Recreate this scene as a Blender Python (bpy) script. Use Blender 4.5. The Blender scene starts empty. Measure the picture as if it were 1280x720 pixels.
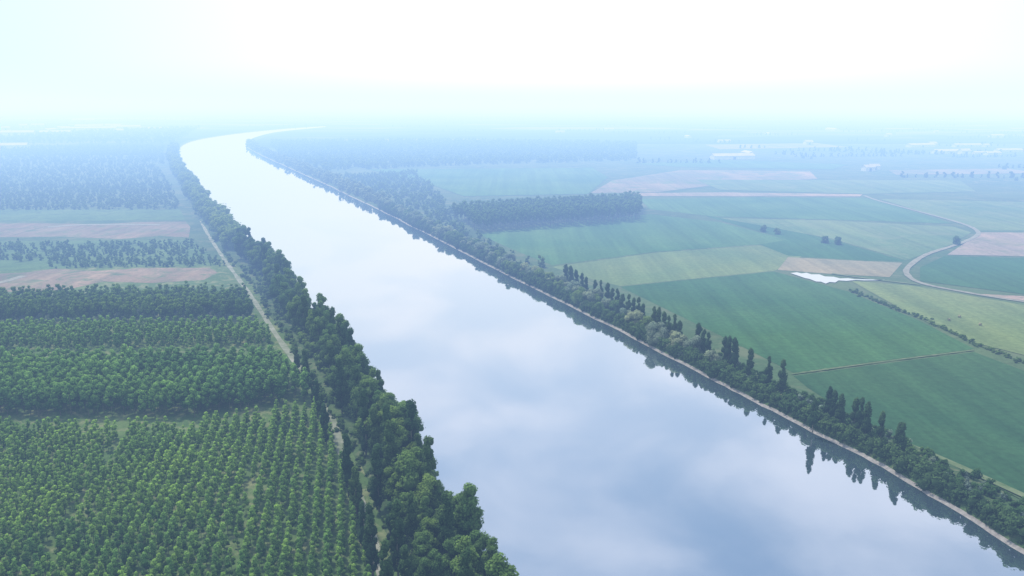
import bpy, math, numpy as np, bmesh, time
from mathutils import Vector, Matrix
T0=time.time()
rng=np.random.default_rng(7)
scene=bpy.context.scene
scene.view_settings.view_transform='Standard'
scene.view_settings.look='None'
scene.view_settings.exposure=0
COL=scene.collection
# ------------------------------------------------------------------ survey helpers
H=120.0; TH=math.atan(0.235); ST,CT=math.sin(TH),math.cos(TH)
def G(p):
    """plan position (metres) of a surveyed ground point"""
    u,v=p; x=(u-640)/1000.; y=(360-v)/1000.
    t=H/(ST-y*CT)
    return (x*t, t*(CT+y*ST))
def GP(pts): return np.array([G(p) for p in pts])
def inpoly(P,poly):
    x,y=P[:,0],P[:,1]; ins=np.zeros(len(P),bool); n=len(poly)
    for i in range(n):
        x1,y1=poly[i]; x2,y2=poly[(i+1)%n]
        c=((y1>y)!=(y2>y))
        with np.errstate(divide='ignore',invalid='ignore'):
            xi=(x2-x1)*(y-y1)/(y2-y1)+x1
        ins^=(c&(x<xi))
    return ins
def resample(P,n,close=False):
    P=np.array(P,float); out=[]
    Q=np.vstack([2*P[0]-P[1],P,2*P[-1]-P[-2]])
    for i in range(1,len(Q)-2):
        p0,p1,p2,p3=Q[i-1],Q[i],Q[i+1],Q[i+2]
        for t in np.linspace(0,1,12,endpoint=False):
            out.append(0.5*((2*p1)+(-p0+p2)*t+(2*p0-5*p1+4*p2-p3)*t*t+(-p0+3*p1-3*p2+p3)*t**3))
    out.append(P[-1]); out=np.array(out)
    d=np.r_[0,np.cumsum(np.linalg.norm(np.diff(out,axis=0),axis=1))]
    s=np.linspace(0,1,n)**1.6*d[-1]
    return np.c_[np.interp(s,d,out[:,0]),np.interp(s,d,out[:,1])]
def normals(P):
    T=np.gradient(P,axis=0); T/=np.linalg.norm(T,axis=1)[:,None]
    return np.c_[T[:,1],-T[:,0]]   # to the right of travel
# ------------------------------------------------------------------ node helpers
def newmat(name):
    m=bpy.data.materials.new(name); m.use_nodes=True; nt=m.node_tree; nt.nodes.clear()
    return m,nt,nt.nodes,nt.links
def N(nt,t,**kw):
    n=nt.nodes.new(t)
    for k,v in kw.items():
        if k in n.inputs: n.inputs[k].default_value=v
        else: setattr(n,k,v)
    return n
def ramp(nt,stops,interp='LINEAR'):
    r=nt.nodes.new('ShaderNodeValToRGB'); cr=r.color_ramp; cr.interpolation=interp
    while len(cr.elements)<len(stops): cr.elements.new(0.5)
    for e,(p,c) in zip(cr.elements,stops): e.position=p; e.color=(*c,1)
    return r
def mixc(nt,a,b,f,blend='MIX'):
    m=nt.nodes.new('ShaderNodeMix'); m.data_type='RGBA'; m.blend_type=blend
    for s,v in ((6,a),(7,b),(0,f)):
        if isinstance(v,bpy.types.NodeSocket): nt.links.new(v,m.inputs[s])
        elif s==0: m.inputs[0].default_value=v
        else: m.inputs[s].default_value=(*v,1)
    return m.outputs[2]
def noise(nt,vec,scale,detail=4,rough=.6,dist=0.):
    n=N(nt,'ShaderNodeTexNoise',Scale=scale,Detail=detail,Roughness=rough,Distortion=dist)
    nt.links.new(vec,n.inputs['Vector']); return n.outputs['Fac']
def finish(nt,col,rough=.9,bump=None,bstr=.3,bdist=.3):
    b=N(nt,'ShaderNodeBsdfPrincipled',Roughness=rough); b.inputs['Specular IOR Level'].default_value=.1
    nt.links.new(col,b.inputs['Base Color'])
    if bump is not None:
        bp=N(nt,'ShaderNodeBump',Strength=bstr,Distance=bdist); nt.links.new(bump,bp.inputs['Height']); nt.links.new(bp.outputs[0],b.inputs['Normal'])
    o=nt.nodes.new('ShaderNodeOutputMaterial'); nt.links.new(b.outputs[0],o.inputs[0])
def pos(nt): return nt.nodes.new('ShaderNodeNewGeometry').outputs['Position']
def mapped(nt,vec,rot=0,scale=(1,1,1)):
    m=nt.nodes.new('ShaderNodeMapping'); nt.links.new(vec,m.inputs[0]); m.inputs['Rotation'].default_value=(0,0,rot); m.inputs['Scale'].default_value=scale
    return m.outputs[0]
def fieldmat(name,a,b,rowang=None,rowsp=6.,rowstr=.12,scale=.02,c=None):
    m,nt,_,L=newmat(name); p=pos(nt)
    n1=noise(nt,p,scale,6,.65,.4); r1=ramp(nt,[(.32,a),(.68,b)]); L.new(n1,r1.inputs[0]); col=r1.outputs[0]
    n2=noise(nt,p,.35,5,.7); r2=ramp(nt,[(.3,(.78,.78,.78)),(.7,(1.16,1.16,1.16))]); L.new(n2,r2.inputs[0])
    col=mixc(nt,col,r2.outputs[0],1.,'MULTIPLY')
    n6=noise(nt,p,.006,4,.6,.6); r6=ramp(nt,[(.35,(.82,.90,.95)),(.65,(1.24,1.1,1.05))]); L.new(n6,r6.inputs[0])
    col=mixc(nt,col,r6.outputs[0],1.,'MULTIPLY')
    if c is not None:
        n3=noise(nt,p,scale*3.3,4,.7,1.); r3=ramp(nt,[(.50,(0,0,0)),(.66,(1,1,1))]); L.new(n3,r3.inputs[0])
        col=mixc(nt,col,c,r3.outputs[0])
    if rowang is not None:
        mv=mapped(nt,p,rowang,(1./rowsp,.006,1)); n5=noise(nt,mv,1.,2,.6); rw=ramp(nt,[(.3,(1-rowstr,)*3),(.7,(1+rowstr,)*3)])
        L.new(n5,rw.inputs[0]); col=mixc(nt,col,rw.outputs[0],1.,'MULTIPLY')
        mv2=mapped(nt,p,rowang,(.07,.004,1)); n4=noise(nt,mv2,1.,3,.6); r4=ramp(nt,[(.35,(.84,.87,.88)),(.65,(1.14,1.11,1.08))]); L.new(n4,r4.inputs[0])
        col=mixc(nt,col,r4.outputs[0],1.,'MULTIPLY')
    finish(nt,col,.95,n2,.5,.4); return m
def leafmat(name,dark,light,trans=.35):
    m,nt,_,L=newmat(name)
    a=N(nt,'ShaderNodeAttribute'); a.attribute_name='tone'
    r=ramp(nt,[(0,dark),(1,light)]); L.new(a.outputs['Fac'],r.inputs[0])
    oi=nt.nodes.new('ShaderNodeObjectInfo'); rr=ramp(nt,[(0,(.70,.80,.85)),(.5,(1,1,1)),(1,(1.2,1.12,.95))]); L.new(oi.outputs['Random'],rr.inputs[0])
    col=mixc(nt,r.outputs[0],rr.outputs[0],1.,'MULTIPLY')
    n=noise(nt,pos(nt),.03,4,.65); rn=ramp(nt,[(.35,(.78,.84,.88)),(.65,(1.26,1.18,1.0))]); L.new(n,rn.inputs[0])
    col=mixc(nt,col,rn.outputs[0],1.,'MULTIPLY')
    d=N(nt,'ShaderNodeBsdfDiffuse'); t=N(nt,'ShaderNodeBsdfTranslucent'); L.new(col,d.inputs[0]); L.new(col,t.inputs[0])
    mx=N(nt,'ShaderNodeMixShader'); mx.inputs[0].default_value=trans; L.new(d.outputs[0],mx.inputs[1]); L.new(t.outputs[0],mx.inputs[2])
    o=nt.nodes.new('ShaderNodeOutputMaterial'); L.new(mx.outputs[0],o.inputs[0]); return m
def plain(name,a,b,scale=.5,rough=.9):
    m,nt,_,L=newmat(name); n=noise(nt,pos(nt),scale,5,.65); r=ramp(nt,[(.3,a),(.7,b)]); L.new(n,r.inputs[0]); finish(nt,r.outputs[0],rough,n); return m
# ------------------------------------------------------------------ mesh helpers
def mesh_tris(name,V,F,tone=None,mi=None,mats=()):
    me=bpy.data.meshes.new(name); V=np.asarray(V,np.float32); F=np.asarray(F,np.int32)
    me.vertices.add(len(V)); me.vertices.foreach_set('co',V.ravel())
    me.loops.add(F.size); me.loops.foreach_set('vertex_index',F.ravel())
    me.polygons.add(len(F)); me.polygons.foreach_set('loop_start',np.arange(0,F.size,3,dtype=np.int32)); me.polygons.foreach_set('loop_total',np.full(len(F),3,np.int32))
    for m in mats: me.materials.append(m)
    if mi is not None: me.polygons.foreach_set('material_index',np.asarray(mi,np.int32))
    if tone is not None:
        at=me.attributes.new('tone','FLOAT','POINT'); at.data.foreach_set('value',np.asarray(tone,np.float32))
    me.update(calc_edges=True); me.validate(); return me
def obj(name,me,kind=None,label=None,category=None,group=None,loc=(0,0,0)):
    o=bpy.data.objects.new(name,me); COL.objects.link(o); o.location=loc
    if kind: o['kind']=kind
    if label: o['label']=label
    if category: o['category']=category
    if group: o['group']=group
    return o
ZL=[0.05]
def sheet(name,px,mat,label,world=False,z=None):
    P=np.array(px) if world else GP(px)
    if z is None: ZL[0]+=.02; z=ZL[0]
    bm=bmesh.new(); bm.faces.new([bm.verts.new((x,y,z)) for x,y in P]); bmesh.ops.recalc_face_normals(bm,faces=bm.faces)
    if bm.faces[:][0].normal.z<0: bmesh.ops.reverse_faces(bm,faces=bm.faces)
    bmesh.ops.triangulate(bm,faces=bm.faces)
    me=bpy.data.meshes.new(name); bm.to_mesh(me); bm.free(); me.materials.append(mat)
    return obj(name,me,'structure',label,name.replace('_',' '))
def strip(name,A,B,zA,zB,mat,label):
    n=len(A); V=np.vstack([np.c_[A,np.broadcast_to(zA,n)],np.c_[B,np.broadcast_to(zB,n)]]); F=[]
    for i in range(n-1): F+= [(i,n+i,n+i+1),(i,n+i+1,i+1)]
    F=np.array(F)
    a=V[F[0]]; nz=np.cross(a[1]-a[0],a[2]-a[0])[2]
    if nz<0: F=F[:,::-1]
    me=mesh_tris(name,V,F,mats=[mat]); return obj(name,me,'structure',label,name.replace('_',' '))
def road(name,px,w,mat,label,z=None,n=60,jit=.0):
    P=resample(GP(px),n); nn=normals(P); ww=w*(1+jit*rng.standard_normal(n))[:,None]/2
    if z is None: ZL[0]+=.02; z=ZL[0]
    return strip(name,P-nn*ww,P+nn*ww,z,z,mat,label)
# ------------------------------------------------------------------ ico
def ico(sub):
    bm=bmesh.new(); bmesh.ops.create_icosphere(bm,subdivisions=sub,radius=1)
    V=np.array([v.co[:] for v in bm.verts]); F=np.array([[v.index for v in f.verts] for f in bm.faces]); bm.free(); return V,F
ICO1,ICO2=ico(1),ico(2)
def tube(p0,p1,r0,r1,seg=6):
    p0=np.array(p0,float);p1=np.array(p1,float); d=p1-p0; d/=np.linalg.norm(d)
    a=np.cross(d,[0,1,0.1]); a/=np.linalg.norm(a); b=np.cross(d,a)
    an=np.linspace(0,2*np.pi,seg,endpoint=False); ring=np.cos(an)[:,None]*a+np.sin(an)[:,None]*b
    V=np.vstack([p0+ring*r0,p1+ring*r1]); F=[]
    for i in range(seg):
        j=(i+1)%seg; F+=[(i,j,seg+j),(i,seg+j,seg+i)]
    return V,np.array(F)
def join(parts):
    Vs,Fs,Ts,Ms=[],[],[],[]; o=0
    for V,F,t,m in parts:
        Vs.append(V);Fs.append(F+o);Ts.append(np.broadcast_to(t,len(V)));Ms.append(np.full(len(F),m) if np.isscalar(m) else m);o+=len(V)
    return np.vstack(Vs),np.vstack(Fs),np.concatenate(Ts),np.concatenate(Ms)
def crown(r,h0,h1,rad,prof,ncl,rc,nleaf,ls,core=ICO2,squash=1.0):
    """leaf clumps spread through the crown volume"""
    parts=[]; Hh=h1-h0
    for k in range(ncl):
        t=(k+.5)/ncl; t=min(.98,max(.02,t+r.normal()*.04)); z=h0+t*Hh
        R=rad*prof(t); a=r.uniform(0,2*np.pi); rr=R*np.sqrt(r.uniform(0.05,1))
        crad=rc*(.7+.6*r.random())*(.55+.45*prof(t))
        rr=max(0,min(rr,R-crad*.35))
        c=np.array([rr*np.cos(a),rr*np.sin(a),z]); ct=r.uniform(-.12,.12)
        V,F=core; Vc=V*(1+.2*r.standard_normal((len(V),1)))*crad*.8*np.array([1,1,squash])+c
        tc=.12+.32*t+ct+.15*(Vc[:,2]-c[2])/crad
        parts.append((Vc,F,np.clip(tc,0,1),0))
        d=r.standard_normal((nleaf,3)); d/=np.linalg.norm(d,axis=1)[:,None]; d[:,2]=np.where(d[:,2]<-.3,-d[:,2],d[:,2])
        P=c+d*crad*np.array([1,1,squash])*(.82+.32*r.random((nleaf,1)))
        n=d+.4*r.standard_normal((nleaf,3))+np.array([0,0,.35]); n/=np.linalg.norm(n,axis=1)[:,None]
        u=np.cross(n,r.standard_normal((nleaf,3))); u/=np.linalg.norm(u,axis=1)[:,None]; w=np.cross(n,u)
        s=ls*(.6+.8*r.random((nleaf,1)))
        Q=np.stack([P-u*s,P-w*s*.6,P+u*s,P+w*s*.6],1).reshape(-1,3)
        i=np.arange(nleaf)*4; Fq=np.vstack([np.c_[i,i+1,i+2],np.c_[i,i+2,i+3]])
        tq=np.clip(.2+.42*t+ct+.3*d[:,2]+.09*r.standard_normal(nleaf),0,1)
        parts.append((Q,Fq,np.repeat(tq,4),0))
    return parts
def trunkparts(r,h,r0,top,limbs,spread,h0):
    P=[];lean=r.normal(size=2)*.02*h
    a=np.array([0,0,-.6]); m=np.array([lean[0]*.5,lean[1]*.5,top*.5]); b=np.array([lean[0],lean[1],top])
    for p,q,x,y in ((a,m,r0,r0*.7),(m,b,r0*.7,r0*.25)):
        V,F=tube(p,q,x,y,7); P.append((V,F,.5,1))
    for i in range(limbs):
        an=i*2.4+r.random(); z=h0+(top-h0)*(i+.3)/limbs*.8; s=np.array([0,0,z]); e=s+np.array([np.cos(an)*spread,np.sin(an)*spread,spread*.9])
        V,F=tube(s,e,r0*.4,r0*.1,5); P.append((V,F,.5,1))
    return P
egg=lambda t:(np.sin(np.pi*min(1,max(0,t*.86+.1))))**.7
cone=lambda t:max(.12,(1-t)**.75*1.05 if t>.22 else .65+.9*t)
colm=lambda t:(min(1,t*3+.5))*(1-max(0,t-.5)/.5*.65)
dome=lambda t:max(.25,math.sqrt(max(0,1-(t*1.02-.18)**2)))
# ------------------------------------------------------------------ materials
M_bark=plain('bark',(.09,.08,.065),(.22,.20,.16),2.)
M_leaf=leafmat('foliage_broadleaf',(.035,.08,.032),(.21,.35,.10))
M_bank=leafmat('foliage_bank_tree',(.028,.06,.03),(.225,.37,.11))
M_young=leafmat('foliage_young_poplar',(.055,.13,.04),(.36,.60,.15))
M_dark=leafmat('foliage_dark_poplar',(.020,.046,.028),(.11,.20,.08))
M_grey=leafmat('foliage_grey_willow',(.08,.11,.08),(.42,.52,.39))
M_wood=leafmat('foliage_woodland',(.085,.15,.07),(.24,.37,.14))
# ------------------------------------------------------------------ river
Lpx=[(900,1150),(760,930),(655,790),(608,720),(558,655),(532,602),(496,542),(452,482),(423,442),(385,397),(342,343),(303,307),(272,272),(243,236),(224,205),(221,192),(230,181),(252,174),(290,168),(330,163.5),(370,160),(405,157.8)]
Rpx=[(1900,1060),(1520,830),(1280,692),(1200,642),(1100,584),(1000,532),(900,480),(800,428),(700,377),(600,327),(500,276),(420,237),(352,206),(318,190),(308,182),(312,175),(332,168.5),(352,165),(385,161.5),(410,159.2)]
LB=resample(GP(Lpx),420); RB=resample(GP(Rpx),420)
def smoothnoise(n,k):
    x=rng.standard_normal(n+k); return np.convolve(x,np.ones(k)/math.sqrt(k),'same')[:n]
nL=normals(LB); nR=normals(RB)
LB=LB+nL*(smoothnoise(len(LB),5)*.7)[:,None]; RB=RB+nR*(smoothnoise(len(RB),5)*.45)[:,None]
m,nt,_,L=newmat('river_water'); p=pos(nt)
nz=noise(nt,mapped(nt,p,.35,(1,.45,1)),.012,5,.6,.8)
rc=ramp(nt,[(.3,(.085,.14,.195)),(.7,(.12,.175,.235))]); L.new(nz,rc.inputs[0])
d=N(nt,'ShaderNodeBsdfDiffuse'); L.new(rc.outputs[0],d.inputs[0])
g=N(nt,'ShaderNodeBsdfGlossy',Roughness=.03); g.inputs[0].default_value=(.95,.975,1,1)
n2=noise(nt,p,.25,4,.6); bp=N(nt,'ShaderNodeBump',Strength=.08,Distance=.05); L.new(n2,bp.inputs['Height']); L.new(bp.outputs[0],g.inputs['Normal'])
fr=N(nt,'ShaderNodeFresnel',IOR=1.6); mr=N(nt,'ShaderNodeMapRange'); mr.inputs['To Min'].default_value=.66; mr.inputs['To Max'].default_value=1.; L.new(fr.outputs[0],mr.inputs[0])
mx=N(nt,'ShaderNodeMixShader'); L.new(mr.outputs[0],mx.inputs[0]); L.new(d.outputs[0],mx.inputs[1]); L.new(g.outputs[0],mx.inputs[2])
o=nt.nodes.new('ShaderNodeOutputMaterial'); L.new(mx.outputs[0],o.inputs[0]); M_water=m
strip('river',LB,RB,.3,.3,M_water,'wide calm pale blue river reflecting the cloudy sky')
M_stone=plain('bank_gravel',(.24,.22,.21),(.46,.43,.40),.6)
M_grassb=fieldmat('bank_grass',(.055,.11,.04),(.10,.165,.06),scale=.06,c=(.17,.19,.10))
def bank(B,nn,sgn,prof,mat,label,name='riverbank'):
    for i in range(len(prof)-1):
        (a,za),(b,zb)=prof[i],prof[i+1]
        strip(name,B+nn*sgn*a,B+nn*sgn*b,za,zb,mat,label)
nL=normals(LB); nR=normals(RB)
def sm(nn):
    k=np.c_[np.convolve(nn[:,0],np.ones(9)/9,'same'),np.convolve(nn[:,1],np.ones(9)/9,'same')]; k[:5]=nn[:5]; k[-5:]=nn[-5:]; return k
nRs=sm(nR); nLs=sm(nL)
# the right bank is a little bluff: gravel foot, steep earth, shrub terrace
bank(RB,nRs,1,[(-1.,.0),(1.3,.9)],M_stone,'pale gravel river bank edge')
bank(RB,nRs,1,[(1.3,.9),(3.6,2.6)],M_grassb,'steep grassy river bank slope')
bank(RB,nRs,1,[(3.6,2.6),(19,2.3)],M_grassb,'grassy flat river bank with shrubs')
bank(RB,nRs,1,[(19,2.3),(25,.02)],M_grassb,'grassy back slope of the river bank')
bank(LB,nLs,-1,[(-1.,.0),(1.2,1.3)],M_stone,'narrow gravel river bank edge under trees')
bank(LB,nLs,-1,[(1.2,1.3),(16,1.2)],M_grassb,'grassy river bank under tall trees')
bank(LB,nLs,-1,[(16,1.2),(18,.02)],M_grassb,'grassy back slope of the river bank')
# ------------------------------------------------------------------ ground
m,nt,_,L=newmat('plain_patchwork'); p=pos(nt)
mv=mapped(nt,p,.25,(1/420.,1/230.,.0)); v=N(nt,'ShaderNodeTexVoronoi',Scale=1.,Randomness=.75); v.distance='CHEBYCHEV'; L.new(mv,v.inputs['Vector'])
sp=nt.nodes.new('ShaderNodeSeparateColor'); L.new(v.outputs['Color'],sp.inputs[0])
r=ramp(nt,[(0,(.03,.07,.04)),(.16,(.07,.14,.05)),(.3,(.14,.20,.09)),(.45,(.04,.10,.04)),(.6,(.22,.21,.13)),(.7,(.06,.13,.05)),(.84,(.36,.28,.22)),(.92,(.09,.15,.06))],'CONSTANT'); L.new(sp.outputs[0],r.inputs[0])
n1=noise(nt,p,.004,6,.7); rn=ramp(nt,[(.35,(.75,.8,.85)),(.65,(1.2,1.15,1.1))]); L.new(n1,rn.inputs[0])
col=mixc(nt,r.outputs[0],rn.outputs[0],1.,'MULTIPLY')
n2=noise(nt,mapped(nt,p,.1,(1/900.,1/220.,0)),1.,6,.65,.6); r2=ramp(nt,[(.5,(0,0,0)),(.56,(1,1,1))]); L.new(n2,r2.inputs[0])
col=mixc(nt,col,(.012,.03,.018),r2.outputs[0])
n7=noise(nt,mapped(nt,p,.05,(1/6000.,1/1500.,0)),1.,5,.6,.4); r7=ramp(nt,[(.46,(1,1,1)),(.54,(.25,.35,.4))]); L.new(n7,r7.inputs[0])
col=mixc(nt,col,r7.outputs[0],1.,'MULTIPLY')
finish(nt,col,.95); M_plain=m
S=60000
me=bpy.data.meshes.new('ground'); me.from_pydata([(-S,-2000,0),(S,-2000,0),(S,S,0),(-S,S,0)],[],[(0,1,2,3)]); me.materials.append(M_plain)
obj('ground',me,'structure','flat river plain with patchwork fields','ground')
M_under=fieldmat('plantation_grass',(.08,.15,.045),(.13,.21,.07),scale=.03,c=(.25,.27,.13))
M_meadow=fieldmat('meadow',(.09,.17,.065),(.14,.24,.09),scale=.02,c=(.08,.14,.06))
M_scrub=fieldmat('scrubland',(.065,.12,.055),(.11,.18,.075),scale=.012,c=(.16,.19,.10))
iB=int(np.argmin(np.abs(LB[:,1]-1850)))
le=(LB-nLs*17.6)[0:iB:6]
P=[(-1500,60)]+[tuple(q) for q in le if q[1]>60]+[(-2600,1850),(-2600,500)]
sheet('meadow',P,M_scrub,'green scrubland beside the river',world=True)
kk=[tuple(q) for q in le if 60<q[1]<640]
sheet('plantation_ground',[(-620,60)]+kk+[(-620,kk[-1][1])],M_under,'grassy ground under rows of poplars',world=True)
M_brown=fieldmat('bare_soil',(.21,.17,.125),(.32,.265,.20),.1,3.,.1,.015,c=(.15,.19,.10))
M_green1=fieldmat('green_crop',(.042,.125,.046),(.062,.165,.058),-.5,3.,.10,.008)
M_green2=fieldmat('dark_green_crop',(.036,.104,.042),(.054,.138,.052),-.5,3.,.10,.008)
M_yel=fieldmat('yellow_green_crop',(.15,.23,.09),(.19,.265,.11),.1,4.,.08,.01)
M_mid=fieldmat('mid_green_crop',(.07,.175,.065),(.10,.215,.08),.1,4.,.08,.01)
M_pale=fieldmat('pale_stubble',(.24,.24,.16),(.31,.30,.21),.2,4.,.08,.01)
M_pale2=fieldmat('pale_green_crop',(.12,.215,.095),(.17,.25,.11),.2,4.,.08,.008,c=(.19,.25,.13))
M_pink=fieldmat('pinkish_soil',(.36,.28,.24),(.45,.36,.31),.2,4.,.06,.01,c=(.24,.24,.17))
M_pinkf=fieldmat('faded_soil',(.24,.22,.17),(.33,.28,.23),.2,4.,.06,.008,c=(.15,.21,.11))
M_track=plain('pale_track',(.22,.22,.17),(.38,.37,.31),.3)
M_trackd=plain('grassy_track',(.10,.16,.06),(.22,.26,.14),.25)
M_trackp=plain('worn_grass_track',(.14,.19,.09),(.46,.45,.38),.12)
sheet('bare_field',[(-200,281),(60,279),(120,280.5),(180,277.5),(232,277),(238,284),(236,297),(200,295),(150,299),(80,296),(-200,298)],M_brown,'bare brown ploughed field strip')
sheet('bare_field',[(-200,350),(30,341),(70,336),(120,339),(180,335),(262,335),(272,341),(255,350),(190,354),(130,352),(75,364),(-200,368)],M_brown,'bare brown field with grassy patches')
sheet('meadow',[(-200,303),(238,300),(262,318),(270,333),(110,334),(25,338),(-200,345)],M_meadow,'rough green meadow with bushes')
sheet('meadow',[(-200,262),(225,262),(232,275),(-200,279)],M_meadow,'light green grass strip')
road('track',[(235,236),(246,258),(254,282),(276,318),(312,368),(346,420),(382,470),(409,505),(420,545),(436,590),(448,622),(462,665),(478,720),(500,800)],2.8,M_trackp,'pale dirt track beside the bank trees',n=120,jit=.2)
road('track',[(-200,452),(0,448),(160,443),(345,436)],3.2,M_trackd,'grassy track between plantations')
road('track',[(-20,357),(6,352),(30,345)],6,M_track,'short pale dirt track')
road('track',[(60,284),(110,281),(200,281)],8,M_track,'pale dirt strip')
# right side
ri=(RB+nRs*25)
def redge(y0,y1,st=5): return [tuple(q) for q in ri if y0<q[1]<y1][::st]
sheet('meadow',redge(60,2100,6)+[(G((800,180)))]+[G((1500,180)),G((2400,400)),(900,60)],M_scrub,'green field margins beside the river',world=True)
sheet('field',[(690,334),(820,316),(950,307),(1002,321),(968,339),(775,358),(730,347)],M_yel,'yellow green crop field')
sheet('field',[(598,293),(700,279),(812,268),(900,278),(985,300),(950,306),(820,315),(690,332),(640,312)],M_mid,'bright mid green crop field')
sheet('field',[(880,270),(920,274),(1040,300),(1132,327),(1080,326),(985,320),(950,306),(985,300)],M_green1,'dark green crop strip')
sheet('field',[(775,359),(968,340),(1060,365),(1150,402),(1218,437),(1100,452),(992,467),(900,420)],M_green1,'dark green crop field with faint rows')
p2=[G((992,471)),G((1100,456)),G((1218,441)),G((1300,472)),G((1900,700))]
sheet('field',[G((1010,486))]+p2+[G((1900,900)),G((1300,628)),G((1140,560)),G((1060,518))],M_green2,'large dark green crop field',world=True)
sheet('field',[(985,322),(1080,327),(1128,329),(1112,347),(1040,343),(972,338)],M_pale,'pale stubble field')
sheet('field',[(900,273),(1040,276),(1192,284),(1214,291),(1190,306),(1133,326),(1040,299)],M_pale2,'pale green crop field')
sheet('field',[(800,249),(940,247),(1090,248),(1190,280),(1040,275),(890,271),(812,262)],M_mid,'green crop field')
sheet('field',[(1100,249),(1420,256),(1420,288),(1225,289),(1195,279)],M_pale2,'pale green meadow')
sheet('field',[(1226,291),(1420,292),(1420,324),(1184,319)],M_pink,'pinkish bare soil field')
sheet('field',[(1180,321),(1420,326),(1420,378),(1300,371),(1150,352),(1150,335)],M_green1,'green crop field beside the lane')
sheet('field',[(1064,352),(1140,358),(1300,386),(1600,420),(1600,560),(1300,450),(1220,430),(1140,395)],M_yel,'yellow green meadow with hay bales')
sheet('field',[(738,242),(765,226),(850,213),(1012,214),(1022,224),(900,231),(820,241)],M_pinkf,'pinkish brown bare field')
sheet('field',[(780,242),(900,240.8),(1078,243.5),(1075,246),(800,245.5)],M_pink,'thin pale soil strip')
sheet('field',[(1215,368),(1420,378),(1420,390),(1290,378)],M_pink,'pale soil strip beside the lane')
sheet('field',[(790,205),(900,200),(1060,206),(1040,212),(850,209)],M_mid,'distant green field')
sheet('field',[(870,225),(1200,226),(1220,240),(1085,243),(900,238)],M_pale2,'distant pale field')
sheet('field',[(1110,213),(1260,211),(1300,217),(1120,219)],M_pinkf,'distant pinkish soil field')
sheet('field',[(880,181),(1020,179),(1060,184),(900,187)],M_pale,'distant pale stubble field')
sheet('field',[(460,212),(740,210),(760,222),(735,243),(580,246),(530,228)],M_mid,'hazy green field')
pd=[(988,342.6),(996,341.6),(1002,343),(1008,342.2),(1014,344.2),(1024,344.2),(1031,346.8),(1042,347.2),(1050,349.3),(1060,349),(1068,350.2),(1088,350.6),(1106,351),(1100,351.6),(1080,351.8),(1070,351.2),(1058,352.4),(1048,351.8),(1044,354.4),(1037,353.8),(1032,355.8),(1026,353.4),(1020,353.2),(1012,350),(1006,348.8),(998,346)]
sheet('pond',pd,M_water,'shallow flooded pale patch between fields',z=.75)
road('lane',[(1600,410),(1400,392),(1280,378),(1205,366),(1152,355),(1134,344),(1136,334),(1158,319),(1194,307),(1218,297),(1222,290),(1205,281),(1160,268),(1100,252),(1080,245)],4.0,M_track,'pale curving farm lane',n=160,jit=.08)
road('lane',[(990,469),(1100,454),(1217,439)],1.1,M_trackd,'narrow pale farm track',jit=.3)
road('lane',[(1060,536),(1140,560),(1280,622),(1400,680)],3.0,M_trackd,'grassy track behind the river bank')
road('lane',[(1150,357),(1090,350),(1040,343)],3,M_trackd,'narrow farm track')
print('sheets',time.time()-T0)
# ------------------------------------------------------------------ tree prototypes
def proto(seed,kind):
    r=np.random.default_rng(seed)
    if kind=='bank':
        cp=crown(r,3.,16,5.2,egg,28,2.1,115,.34); tp=trunkparts(r,16,.38,11,6,3.2,4)
    elif kind=='tallbank':
        cp=crown(r,3.5,20,3.2,egg,22,1.75,105,.34); tp=trunkparts(r,19,.38,14,6,2.0,4)
    elif kind=='slim':
        cp=crown(r,2.5,20,1.7,colm,18,1.25,80,.32,squash=1.5); tp=trunkparts(r,19,.3,15,5,1.1,3)
    elif kind=='lombardy':
        cp=crown(r,1.2,13,1.5,colm,16,1.08,75,.28,squash=1.5); tp=trunkparts(r,13,.28,10,5,1.0,2)
    elif kind=='willow':
        cp=crown(r,1.2,10,5.2,dome,18,2.4,100,.38); tp=trunkparts(r,10,.35,6,5,2.8,2)
    elif kind=='young':
        cp=crown(r,1.2,8.,1.6,cone,11,.92,44,.24,core=ICO1); tp=trunkparts(r,8,.10,7,2,.9,2)
    elif kind=='young_lo':
        cp=crown(r,1.2,8.,1.65,cone,8,1.0,22,.34,core=ICO1); tp=[(*tube((0,0,-.3),(0,0,6),.12,.05,3),.5,1)]
    elif kind=='plant':
        cp=crown(r,3.2,11.5,2.4,egg,8,1.4,24,.42,core=ICO1); tp=[(*tube((0,0,-.3),(0,0,8),.16,.06,4),.5,1)]
    elif kind=='far':
        cp=crown(r,1.,11,4.0,dome,6,2.5,14,.8,core=ICO1); tp=[(*tube((0,0,-.3),(0,0,6),.2,.1,3),.5,1)]
    elif kind=='talltrunk':
        cp=crown(r,8,19,3.0,egg,7,2.0,20,.7,core=ICO1); tp=[(*tube((0,0,-.3),(0,0,12),.32,.16,5),.5,1)]
    elif kind=='shrub':
        cp=crown(r,.2,3.2,2.1,dome,6,1.2,34,.3,core=ICO1); tp=[(*tube((0,0,-.3),(0,0,2),.1,.05,3),.5,1)]
    return cp,tp
def single(kind,seed,leafm):
    cp,tp=proto(seed,kind); V,F,t,mi=join(cp+tp); return mesh_tris(kind+'_mesh',V,F,t,mi,[leafm,M_bark])
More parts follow.
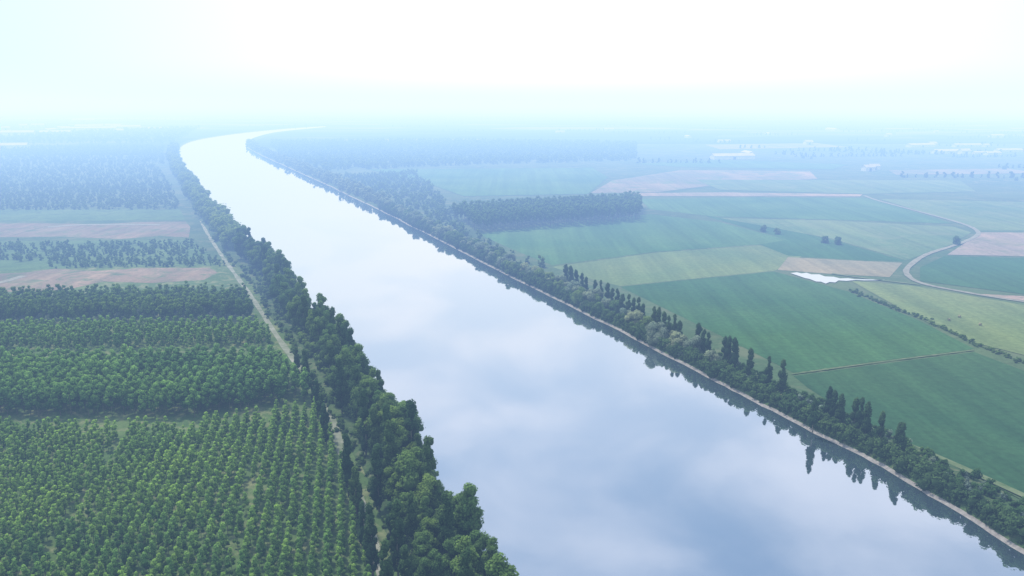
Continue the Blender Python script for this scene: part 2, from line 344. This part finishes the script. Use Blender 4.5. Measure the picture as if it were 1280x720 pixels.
def stuff(name,kind,seeds,pts,leafm,label,hs=(.85,1.2),z=0.,category='trees'):
    """one merged mass of many trees"""
    pts=np.asarray(pts); A=[]; idx=rng.integers(0,len(seeds),len(pts))
    for k,s in enumerate(seeds):
        cp,tp=proto(s,kind); V,F,t,mi=join(cp+tp); Q=pts[idx==k]; n=len(Q)
        if n==0: continue
        a=rng.uniform(0,2*np.pi,n); sc=rng.uniform(hs[0],hs[1],n); sx=sc*rng.uniform(.85,1.15,n)
        X=V[None,:,0]*np.cos(a)[:,None]-V[None,:,1]*np.sin(a)[:,None]; Y=V[None,:,0]*np.sin(a)[:,None]+V[None,:,1]*np.cos(a)[:,None]
        W=np.stack([X*sx[:,None]+Q[:,0:1],Y*sx[:,None]+Q[:,1:2],V[None,:,2]*sc[:,None]+z+np.zeros_like(X)],-1).reshape(-1,3)
        FF=(F[None]+(np.arange(n)*len(V))[:,None,None]).reshape(-1,3)
        tt=np.clip(t[None]+rng.normal(0,.08,n)[:,None],0,1).ravel()
        A.append((W,FF,tt,np.tile(mi,n)))
    V,F,t,mi=join(A); me=mesh_tris(name,V,F,t,mi,[leafm,M_bark])
    print(name,len(pts),'trees',len(F),'tris')
    return obj(name,me,'stuff',label,category)
def fill(px,sp,ang=.3,jit=.12,world=False,skip=0.,sp2=None):
    poly=np.array(px) if world else GP(px); c=poly.mean(0); R=np.abs(poly-c).max()*1.5; sp2=sp2 or sp
    a=np.arange(-R,R,sp); b=np.arange(-R,R,sp2); X,Y=np.meshgrid(a,b); P=np.c_[X.ravel(),Y.ravel()]
    ca,sa=math.cos(ang),math.sin(ang); P=np.c_[P[:,0]*ca-P[:,1]*sa,P[:,0]*sa+P[:,1]*ca]+c
    P=P+rng.normal(0,jit*sp,P.shape); P=P[inpoly(P,poly)]
    if skip: P=P[rng.random(len(P))>skip]
    return P
def place(name,meshes,pts,label,category,group,hs=(.85,1.15),z=0.):
    for i,(x,y) in enumerate(pts):
        o=obj(name,meshes[rng.integers(len(meshes))],None,label if isinstance(label,str) else label[i],category,group,(x,y,z))
        s=rng.uniform(*hs); w=s*rng.uniform(.88,1.14); o.scale=(w,w,s); o.rotation_euler=(0,0,rng.uniform(0,6.28))
def place_parts(name,kind,seeds,leafm,pts,label,category,group,hs,z=1.2):
    pr=[]
    for s in seeds:
        cp,tp=proto(s,kind); V,F,t,mi=join(cp); c=mesh_tris('crown',V,F,t,mi*0,[leafm]); V,F,t,mi=join(tp); k=mesh_tris('trunk',V,F,t,mi*0,[M_bark]); pr.append((c,k))
    for x,y in pts:
        e=obj(name,None,None,label,category,group,(x,y,z)); e.empty_display_size=1
        s=rng.uniform(*hs); w=s*rng.uniform(.88,1.14); e.scale=(w,w,s); e.rotation_euler=(0,0,rng.uniform(0,6.28))
        c,k=pr[rng.integers(len(pr))]
        for nm,me in (('trunk',k),('crown',c)):
            ch=bpy.data.objects.new(nm,me); COL.objects.link(ch); ch.parent=e
# ---- left young plantation
AN=.20
P1=fill([(-220,548),(215,540),(232,552),(262,538),(402,512),(414,545),(427,590),(440,622),(455,665),(470,720),(494,800),(-300,800)],3.5,AN,.05,skip=.04,sp2=3.7)
rowid=np.round(((P1[:,0]*math.cos(AN)+P1[:,1]*math.sin(AN)))/3.5).astype(int)
P1=P1[~((rowid%14==4)&(rng.random(len(P1))<.45))]
def vis(P):
    x,y=P[:,0],P[:,1]; dz=y*CT+H*ST; yc=(y*ST-H*CT)/dz*1000; xc=x/dz*1000
    return (np.abs(xc)<665)&(yc>-385)
d=np.hypot(P1[:,0],P1[:,1])+np.where(vis(P1),0,1e5); od=np.argsort(d); near=P1[od[:300]]; rest=P1[od[300:]]
ymeshes=[single('young',s,M_young) for s in (1,2,3,4,5)]
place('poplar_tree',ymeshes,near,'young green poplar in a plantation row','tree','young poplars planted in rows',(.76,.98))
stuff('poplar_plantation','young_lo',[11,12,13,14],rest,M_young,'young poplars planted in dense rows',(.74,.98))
P2=fill([(-220,472),(345,462),(366,480),(388,502),(245,522),(-220,524)],4.0,AN,.12)
stuff('poplar_plantation','plant',[21,22,23,24],P2,M_young,'dense green poplar plantation canopy',(.9,1.12))
P3=fill([(-220,418),(322,411),(342,434),(-220,446)],4.2,AN,.08,skip=.05)
stuff('poplar_plantation','young_lo',[31,32,33],P3,M_young,'rows of younger poplars with pale gaps',(.85,1.2))
P4=fill([(-220,388),(305,377),(320,403),(-220,410)],4.6,AN,.15)
stuff('poplar_plantation','plant',[41,42,43],P4,M_leaf,'tall dark green poplar plantation',(.85,1.15))
P5=np.vstack([fill([(62,325),(275,324),(283,333),(62,336)],5.2,.2,.3),fill([(-220,302),(60,305),(240,304),(262,320),(-220,334)],5,.3,.6,skip=.25)])
stuff('tree_belt','far',[51,52,53],P5,M_wood,'belt of low trees between brown fields',(.16,.46))
print('plant',time.time()-T0)
# ---- left bank trees
def along(B,nn,sgn,offs,sp,y0,y1,jit=1.5):
    d=np.r_[0,np.cumsum(np.linalg.norm(np.diff(B,axis=0),axis=1))]; s0=np.arange(0,d[-1],sp)
    out=[]
    for off in offs:
        s=s0+rng.normal(0,sp*.25,len(s0))+rng.uniform(0,sp)
        q=np.c_[np.interp(s,d,B[:,0]),np.interp(s,d,B[:,1])]; k=np.c_[np.interp(s,d,nn[:,0]),np.interp(s,d,nn[:,1])]
        out.append(q+k*sgn*(off+rng.normal(0,jit,len(s)))[:,None])
    P=np.vstack(out); return P[(P[:,1]>y0)&(P[:,1]<y1)]
GRP='tall trees lining the river bank'
B1=along(LB,nLs,-1,[3.],7.8,140,640,.9)
B2=along(LB,nLs,-1,[8.5],8.5,140,640,1.3)
B2b=along(LB,nLs,-1,[13.5],9.5,140,320,1.2)
def thirds(P,a=.42,b=.76):
    k=rng.random(len(P)); return P[k<a],P[(k>=a)&(k<b)],P[k>=b]
a1,b1,c1=thirds(B1); a2,b2,c2=thirds(B2); a3,b3,c3=thirds(B2b,.15,.5)
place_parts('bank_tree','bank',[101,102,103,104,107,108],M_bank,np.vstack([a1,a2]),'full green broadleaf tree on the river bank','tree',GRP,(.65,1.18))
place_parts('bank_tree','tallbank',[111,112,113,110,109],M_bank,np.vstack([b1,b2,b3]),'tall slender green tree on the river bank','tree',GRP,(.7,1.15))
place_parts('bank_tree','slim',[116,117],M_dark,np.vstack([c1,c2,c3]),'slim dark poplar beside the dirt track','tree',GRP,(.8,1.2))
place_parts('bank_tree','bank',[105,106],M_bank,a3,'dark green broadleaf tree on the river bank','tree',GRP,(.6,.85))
place_parts('slim_poplar','slim',[118,119],M_dark,GP([(372,476),(384,492),(392,508),(397,520),(403,540),(408,556),(436,622),(446,656),(456,690),(466,722),(484,775),(490,690),(498,722),(508,755),(474,640)]),'slim dark poplar standing alone by the plantation edge','tree','slim poplars by the track',(.65,1.05),0)
B3=along(LB,nLs,-1,[3,8,12],7.,640,2000,1.5)
stuff('bank_trees','far',[121,122,123,124],B3,M_wood,'line of trees along the far river bank',(.8,1.6),1.)
B4=along(LB,nLs,-1,[1.8,5,12],3.,130,560,1.2)
stuff('riverside_shrubs','shrub',[131,132,133],B4,M_bank,'low shrubs under the bank trees',(.6,1.3),1.1,'shrubs')
B4=along(LB,nLs,-1,[17.5],4.,130,640,1.2)
stuff('riverside_shrubs','shrub',[134,135],B4,M_bank,'bushes along the dirt track',(.35,.85),0.,'shrubs')
# ---- right bank
lom=[(1124,556),(1120,553),(1099,541),(1080,532),(1073,529),(1066,526),(1048,516),(1040,512),(1034,510),(1015,524),(976,480),(959,473),(936,463),(916,452),(910,449),(904,446),(884,440),(878,437),(872,433)]
us=np.arange(706,852,6.5); us=us[(us<738)|(us>744)]; us=us[(us<806)|(us>812)]
lom+=[(u+rng.uniform(-1.2,1.2),355+(u-706)*.487+rng.uniform(-1,1)) for u in us]
lom=[(u,v+3+(v-350)*.11) for u,v in lom]
lm=[single('lombardy',s,M_dark) for s in (201,202,203,204)]
place('columnar_poplar',lm,GP(lom),'dark columnar poplar standing behind the bank shrubs','tree','columnar poplars along the river',(.86,1.08),2.3)
wm=[single('willow',s,M_wood) for s in (211,212,213)]; wg=[single('willow',s,M_grey) for s in (214,215,216)]
W=along(RB,nRs,1,[6.,11],8.,340,900,1.6); W=W[rng.random(len(W))<np.clip((W[:,1]-325)/200,.08,.95)]
gsel=rng.random(len(W))<.6
place('bank_tree',wg,W[gsel],'round silvery green willow on the river bank','tree','rounded trees along the river bank',(.5,.95),2.)
place('bank_tree',wm,W[~gsel],'rounded green tree on the river bank','tree','rounded trees along the river bank',(.5,.9),2.)
SH=along(RB,nRs,1,[5.5,8,10.5,13,15.5,18],2.8,100,900,.9); SH=SH[rng.random(len(SH))<.9]
sel=rng.random(len(SH))<.22
stuff('riverside_shrubs','shrub',[221,222,223],SH[~sel],M_leaf,'dense green shrubs on the river bank',(.4,.95),2.1,'shrubs')
stuff('riverside_shrubs','shrub',[224,225],SH[sel],M_grey,'silvery green shrubs on the river bank',(.4,.8),2.1,'shrubs')
SH=along(RB,nRs,1,[3.6],2.4,100,900,.4)
stuff('riverside_shrubs','shrub',[226,227],SH,M_dark,'dark bushes hanging over the water edge',(1.0,1.7),1.8,'shrubs')
SH=along(RB,nRs,1,[2.1],2.2,100,900,.3)
stuff('riverside_shrubs','shrub',[228,229],SH,M_dark,'low dark bushes on the bank slope',(.4,.75),.9,'shrubs')
B5=along(RB,nRs,1,[6,13,20],9.,900,2300,2.5)
stuff('bank_trees','far',[231,232,233],B5,M_grey,'line of trees along the far river bank',(.6,1.15),.8)
# ---- right woodland
W1=fill([(335,178),(560,176),(795,180),(795,201),(600,206),(410,214),(352,197)],13,.2,.8)
stuff('woodland','far',[241,242,243],W1,M_wood,'distant hazy blue green woodland',(.5,1.1))
W2=fill([(400,222),(520,216),(545,238),(560,258),(585,292),(620,308),(700,345),(660,338),(560,296),(470,250)],7.5,.2,.5,skip=.4)
stuff('woodland','far',[244,245,246],W2,M_wood,'mixed riverside woodland',(.25,.8))
W3=fill([(562,274),(700,265),(800,258),(800,277),(700,284),(600,292)],6.4,.25,.12)
stuff('tree_plantation','talltrunk',[251,252,253],W3,M_wood,'tall plantation block with visible pale trunks',(.82,1.0))
# ---- left woodland bands
wl=[[(-250,232),(213,230),(225,262),(-250,264)],[(-250,214),(195,206),(212,230),(-250,232)],[(-250,186),(205,182),(205,205),(-250,213)],[(60,168),(250,160),(215,180),(-100,180)]]
for k,(w,sp) in enumerate(zip(wl,(7.,8.5,12,26))):
    stuff('woodland','far',[261+k*3,262+k*3,263+k*3],fill(w,sp,.25,.6,skip=.12),M_wood,'distant hazy woodland band',(.2,.55) if k<2 else ((.35,.7) if k==2 else (.9,1.4)))
# ---- hedges and scattered trees on the right
def line(px,sp,jit=1.5):
    P=GP(px); d=np.r_[0,np.cumsum(np.linalg.norm(np.diff(P,axis=0),axis=1))]; s=np.arange(0,d[-1],sp); return np.c_[np.interp(s,d,P[:,0]),np.interp(s,d,P[:,1])]+rng.normal(0,jit,(len(s),2))
hd=np.vstack([line([(1062,364),(1150,398),(1225,434),(1300,462),(1420,520)],2.,.8),line([(1062,364),(1150,398),(1225,434),(1300,462)],2.6,1.5)])
stuff('hedge','shrub',[281,282],hd,M_leaf,'low hedge along a field edge',(.3,.6),0,'hedge')
fh=[]
for k in range(40):
    v=rng.uniform(136,200); u=rng.uniform(820,1400) if v>178 else rng.uniform(560,1400); ln=rng.uniform(30,170)
    fh.append(line([(u,v),(u+ln,v+rng.uniform(-1.5,1.5))],8+(200-v)*.25,3))
for k in range(34):
    v=rng.uniform(134,165); u=rng.uniform(-150,560); fh.append(line([(u,v),(u+rng.uniform(20,110),v+rng.uniform(-1,1))],30,6))
for q in ([(1190,197),(1270,196)],[(1250,210),(1400,212)],[(800,204),(900,204)],[(1130,222),(1300,223)]): fh.append(line(q,10,3))
stuff('hedgerow','far',[291,292,293],np.vstack(fh),M_dark,'distant hedgerows and tree lines on the plain',(.4,.95))
place('field_tree',wm,GP([(1031,304),(1047,306),(954,290),(971,293),(1004,198),(1014,199),(1270,226),(1255,212),(716,258),(1195,306)]),'lone round tree standing in a field','tree','lone trees in fields',(.5,.75))
# ---- hay bales
M_straw=plain('straw',(.26,.24,.13),(.36,.33,.20),2.)
def bale():
    bm=bmesh.new(); bmesh.ops.create_cone(bm,cap_ends=True,segments=20,radius1=.75,radius2=.75,depth=1.25)
    bmesh.ops.bevel(bm,geom=[e for e in bm.edges if len(e.link_faces)==2 and any(len(f.verts)>4 for f in e.link_faces)],offset=.1,segments=2,affect='EDGES')
    bmesh.ops.rotate(bm,verts=bm.verts,cent=(0,0,0),matrix=Matrix.Rotation(math.pi/2,3,'X')); bmesh.ops.translate(bm,verts=bm.verts,vec=(0,0,.74))
    me=bpy.data.meshes.new('bale'); bm.to_mesh(me); bm.free(); me.materials.append(M_straw); return me
bm_=bale()
for q in [(1186,402),(1199,398),(1225,408)]:
    x,y=G(q); o=obj('hay_bale',bm_,None,'round straw bale lying in a mown meadow','hay bale','hay bales in the meadow',(x,y,.5)); o.rotation_euler=(0,0,rng.uniform(0,3))
# ---- distant farm buildings
M_wall=plain('plaster_wall',(.6,.6,.58),(.8,.79,.76),.1); M_roof=plain('pale_roof',(.5,.47,.45),(.7,.67,.64),.1); M_open=plain('dark_opening',(.03,.03,.035),(.06,.06,.06),1.)
def building(w,l,h,rh):
    def box(x0,x1,y0,y1,z0,z1):
        return [(x0,y0,z0),(x1,y0,z0),(x1,y1,z0),(x0,y1,z0),(x0,y0,z1),(x1,y0,z1),(x1,y1,z1),(x0,y1,z1)],[(0,1,5,4),(1,2,6,5),(2,3,7,6),(3,0,4,7),(4,5,6,7)]
    W=bpy.data.meshes.new('wall'); v=[(-l/2,-w/2,0),(l/2,-w/2,0),(l/2,w/2,0),(-l/2,w/2,0),(-l/2,-w/2,h),(l/2,-w/2,h),(l/2,w/2,h),(-l/2,w/2,h),(-l/2,0,h+rh),(l/2,0,h+rh)]
    W.from_pydata(v,[],[(0,1,5,4),(2,3,7,6),(1,2,6,9,5),(3,0,4,8,7)]); W.materials.append(M_wall)
    R=bpy.data.meshes.new('roof'); e=.6; k=rh/(w/2)
    v=[(-l/2-e,-w/2-e,h-e*k+.05),(l/2+e,-w/2-e,h-e*k+.05),(l/2+e,0,h+rh+.05),(-l/2-e,0,h+rh+.05),(l/2+e,w/2+e,h-e*k+.05),(-l/2-e,w/2+e,h-e*k+.05)]
    v+=[(a,b,c+.25) for a,b,c in v]
    R.from_pydata(v,[],[(0,1,2,3),(3,2,4,5),(6,7,8,9),(9,8,10,11),(0,1,7,6),(5,4,10,11),(0,3,9,6),(3,5,11,9),(1,2,8,7),(2,4,10,8)]); R.materials.append(M_roof)
    D=bpy.data.meshes.new('door'); v,f=box(-2,2,-w/2-.1,-w/2+.1,0,h*.75); D.from_pydata(v,[],f); D.materials.append(M_open)
    return W,R,D
bs=[building(12,34,5,2.5),building(16,60,5,3),building(10,16,6,3)]
blist=[(8,163),(30,160),(48,158),(62,164),(80,161),(95,163),(112,160),(128,163),(142,159),(158,161),(20,169),(70,168),(150,166),(40,151),(105,152),(160,150),(5,186),(1150,184),(1165,183),(1195,184),(1212,183),(1232,184),(905,178),(915,199),(935,194),(1010,181),(1110,171),(1185,192),(1205,193),(1225,193),(1240,194),(1260,190),(860,172),(960,168),(1040,163),(1170,166),(1245,172),(700,166),(760,163),(1085,214),(1092,212)]
for q in blist:
    x,y=G(q); W_,R_,D_=bs[rng.integers(3)]
    e=obj('farm_building',None,None,'pale gabled farm building on the plain','building','farm buildings on the plain',(x,y,0)); e.rotation_euler=(0,0,rng.choice([.1,.2,.3,1.7])); s=rng.uniform(.9,1.5)*(1.4 if q[0]<300 else 1.); e.scale=(s,s,s)
    for nm,me in (('wall',W_),('roof',R_),('door',D_)):
        c=bpy.data.objects.new(nm,me); COL.objects.link(c); c.parent=e
print('objs',time.time()-T0)
# ------------------------------------------------------------------ haze (self-glowing air layers, emission replaces scattered light, thicker further over the plain)
def mist(SIG,SAT,y0,y1,z1,hw,label):
    m,nt,_,L=newmat('glowing_haze'); k=.002
    ab=N(nt,'ShaderNodeVolumeAbsorption',Density=k); ab.inputs['Color'].default_value=(1-SIG[0]/k,1-SIG[1]/k,1-SIG[2]/k,1)
    em=N(nt,'ShaderNodeEmission',Strength=.001); em.inputs['Color'].default_value=(SIG[0]*SAT[0]/.001,SIG[1]*SAT[1]/.001,SIG[2]*SAT[2]/.001,1)
    ad=nt.nodes.new('ShaderNodeAddShader'); L.new(ab.outputs[0],ad.inputs[0]); L.new(em.outputs[0],ad.inputs[1])
    o=nt.nodes.new('ShaderNodeOutputMaterial'); L.new(ad.outputs[0],o.inputs['Volume'])
    bm=bmesh.new(); bmesh.ops.create_cube(bm,size=1)
    for v_ in bm.verts: v_.co=Vector((v_.co.x*2*hw, (y0+y1)/2+v_.co.y*(y1-y0), (z1-6)/2+v_.co.z*(z1+6)))
    me=bpy.data.meshes.new('sky_haze_glow'); bm.to_mesh(me); bm.free(); me.materials.append(m)
    obj('sky_haze_glow',me,'structure',label,'haze')
mist((.00018,.00026,.00040),(.88,1.0,1.10),-1500,52000,145,46000,'pale blue self-glowing haze over the plain')
mist((.00022,.00036,.00078),(.86,1.03,1.15),400,51000,95,45000,'denser self-glowing haze over the middle plain')
mist((.00003,.00010,.00035),(.88,1.05,1.15),1000,50000,90,44000,'pale self-glowing haze towards the horizon')
# ------------------------------------------------------------------ world + sun
az,el=math.radians(-40),math.radians(58)
w=bpy.data.worlds.new('World'); scene.world=w; w.use_nodes=True; nt=w.node_tree; nt.nodes.clear(); L=nt.links
sky=nt.nodes.new('ShaderNodeTexSky'); sky.sky_type='NISHITA'; sky.sun_disc=False; sky.sun_elevation=el; sky.sun_rotation=az; sky.air_density=1.; sky.dust_density=1.; sky.ozone_density=1.5
tc=nt.nodes.new('ShaderNodeTexCoord'); sx=nt.nodes.new('ShaderNodeSeparateXYZ'); L.new(tc.outputs['Generated'],sx.inputs[0])
def math_(op,a,b=None,clamp=False):
    n=nt.nodes.new('ShaderNodeMath'); n.operation=op; n.use_clamp=clamp
    for i,v in ((0,a),(1,b)):
        if v is None: continue
        if isinstance(v,bpy.types.NodeSocket): L.new(v,n.inputs[i])
        else: n.inputs[i].default_value=v
    return n.outputs[0]
def mrange(src,a,b,c=0.,d=1.):
    n=nt.nodes.new('ShaderNodeMapRange'); n.interpolation_type='SMOOTHSTEP'; n.clamp=True
    for k,v in (('From Min',a),('From Max',b),('To Min',c),('To Max',d)): n.inputs[k].default_value=v
    L.new(src,n.inputs[0]); return n.outputs[0]
z=math_('MAXIMUM',sx.outputs[2],0.); zz=math_('ADD',z,.15)
cx=nt.nodes.new('ShaderNodeCombineXYZ'); L.new(math_('DIVIDE',sx.outputs[0],zz),cx.inputs[0]); L.new(math_('DIVIDE',sx.outputs[1],zz),cx.inputs[1])
cn=noise(nt,cx.outputs[0],2.2,5,.5,.3); cr=ramp(nt,[(.36,(.14,.14,.14)),(.70,(1,1,1))]); cr.color_ramp.interpolation='EASE'; L.new(cn,cr.inputs[0])
hz=nt.nodes.new('ShaderNodeMapRange'); hz.inputs['From Min'].default_value=.10; hz.inputs['From Max'].default_value=.50; hz.inputs['To Min'].default_value=1; hz.inputs['To Max'].default_value=0.; hz.clamp=True; L.new(z,hz.inputs[0])
fac=math_('ADD',math_('MULTIPLY',cr.outputs[0],math_('SUBTRACT',.68,math_('MULTIPLY',hz.outputs[0],.30))),hz.outputs[0],True)
# bright veil around the low glare ahead, cyan away from it and just over the land
dt=nt.nodes.new('ShaderNodeVectorMath'); dt.operation='DOT_PRODUCT'; L.new(tc.outputs['Generated'],dt.inputs[0]); dt.inputs[1].default_value=Vector((.10,1,.12)).normalized()
gl=math_('POWER',math_('MAXIMUM',dt.outputs['Value'],0.),8.)
veil=mixc(nt,(7.4,9.8,10.8),(12.8,12.4,12.8),gl)
veil=mixc(nt,(8.6,10.2,11.6),veil,mrange(z,-.005,.05))
veil=mixc(nt,veil,(9.9,10.3,12.0),mrange(z,.12,.35))
cc=mixc(nt,mixc(nt,sky.outputs[0],(1.0,1.2,1.3),1.,'MULTIPLY'),veil,fac)
bg=N(nt,'ShaderNodeBackground',Strength=.1); L.new(cc,bg.inputs[0]); o=nt.nodes.new('ShaderNodeOutputWorld'); L.new(bg.outputs[0],o.inputs[0])
sl=bpy.data.lights.new('sun','SUN'); sl.energy=2.6; sl.angle=math.radians(6); sl.color=(1,.96,.88)
so=bpy.data.objects.new('sun',sl); COL.objects.link(so)
dv=Vector((math.sin(az)*math.cos(el),math.cos(az)*math.cos(el),math.sin(el))); so.rotation_euler=dv.to_track_quat('Z','Y').to_euler(); so.location=(0,0,500)
cam=bpy.data.cameras.new('camera'); cam.lens=28.125; cam.sensor_width=36; cam.clip_end=150000; cam.clip_start=.5
co=bpy.data.objects.new('camera',cam); COL.objects.link(co); co.location=(0,0,H); co.rotation_euler=(math.pi/2-TH,0,0); scene.camera=co
print('done',time.time()-T0)
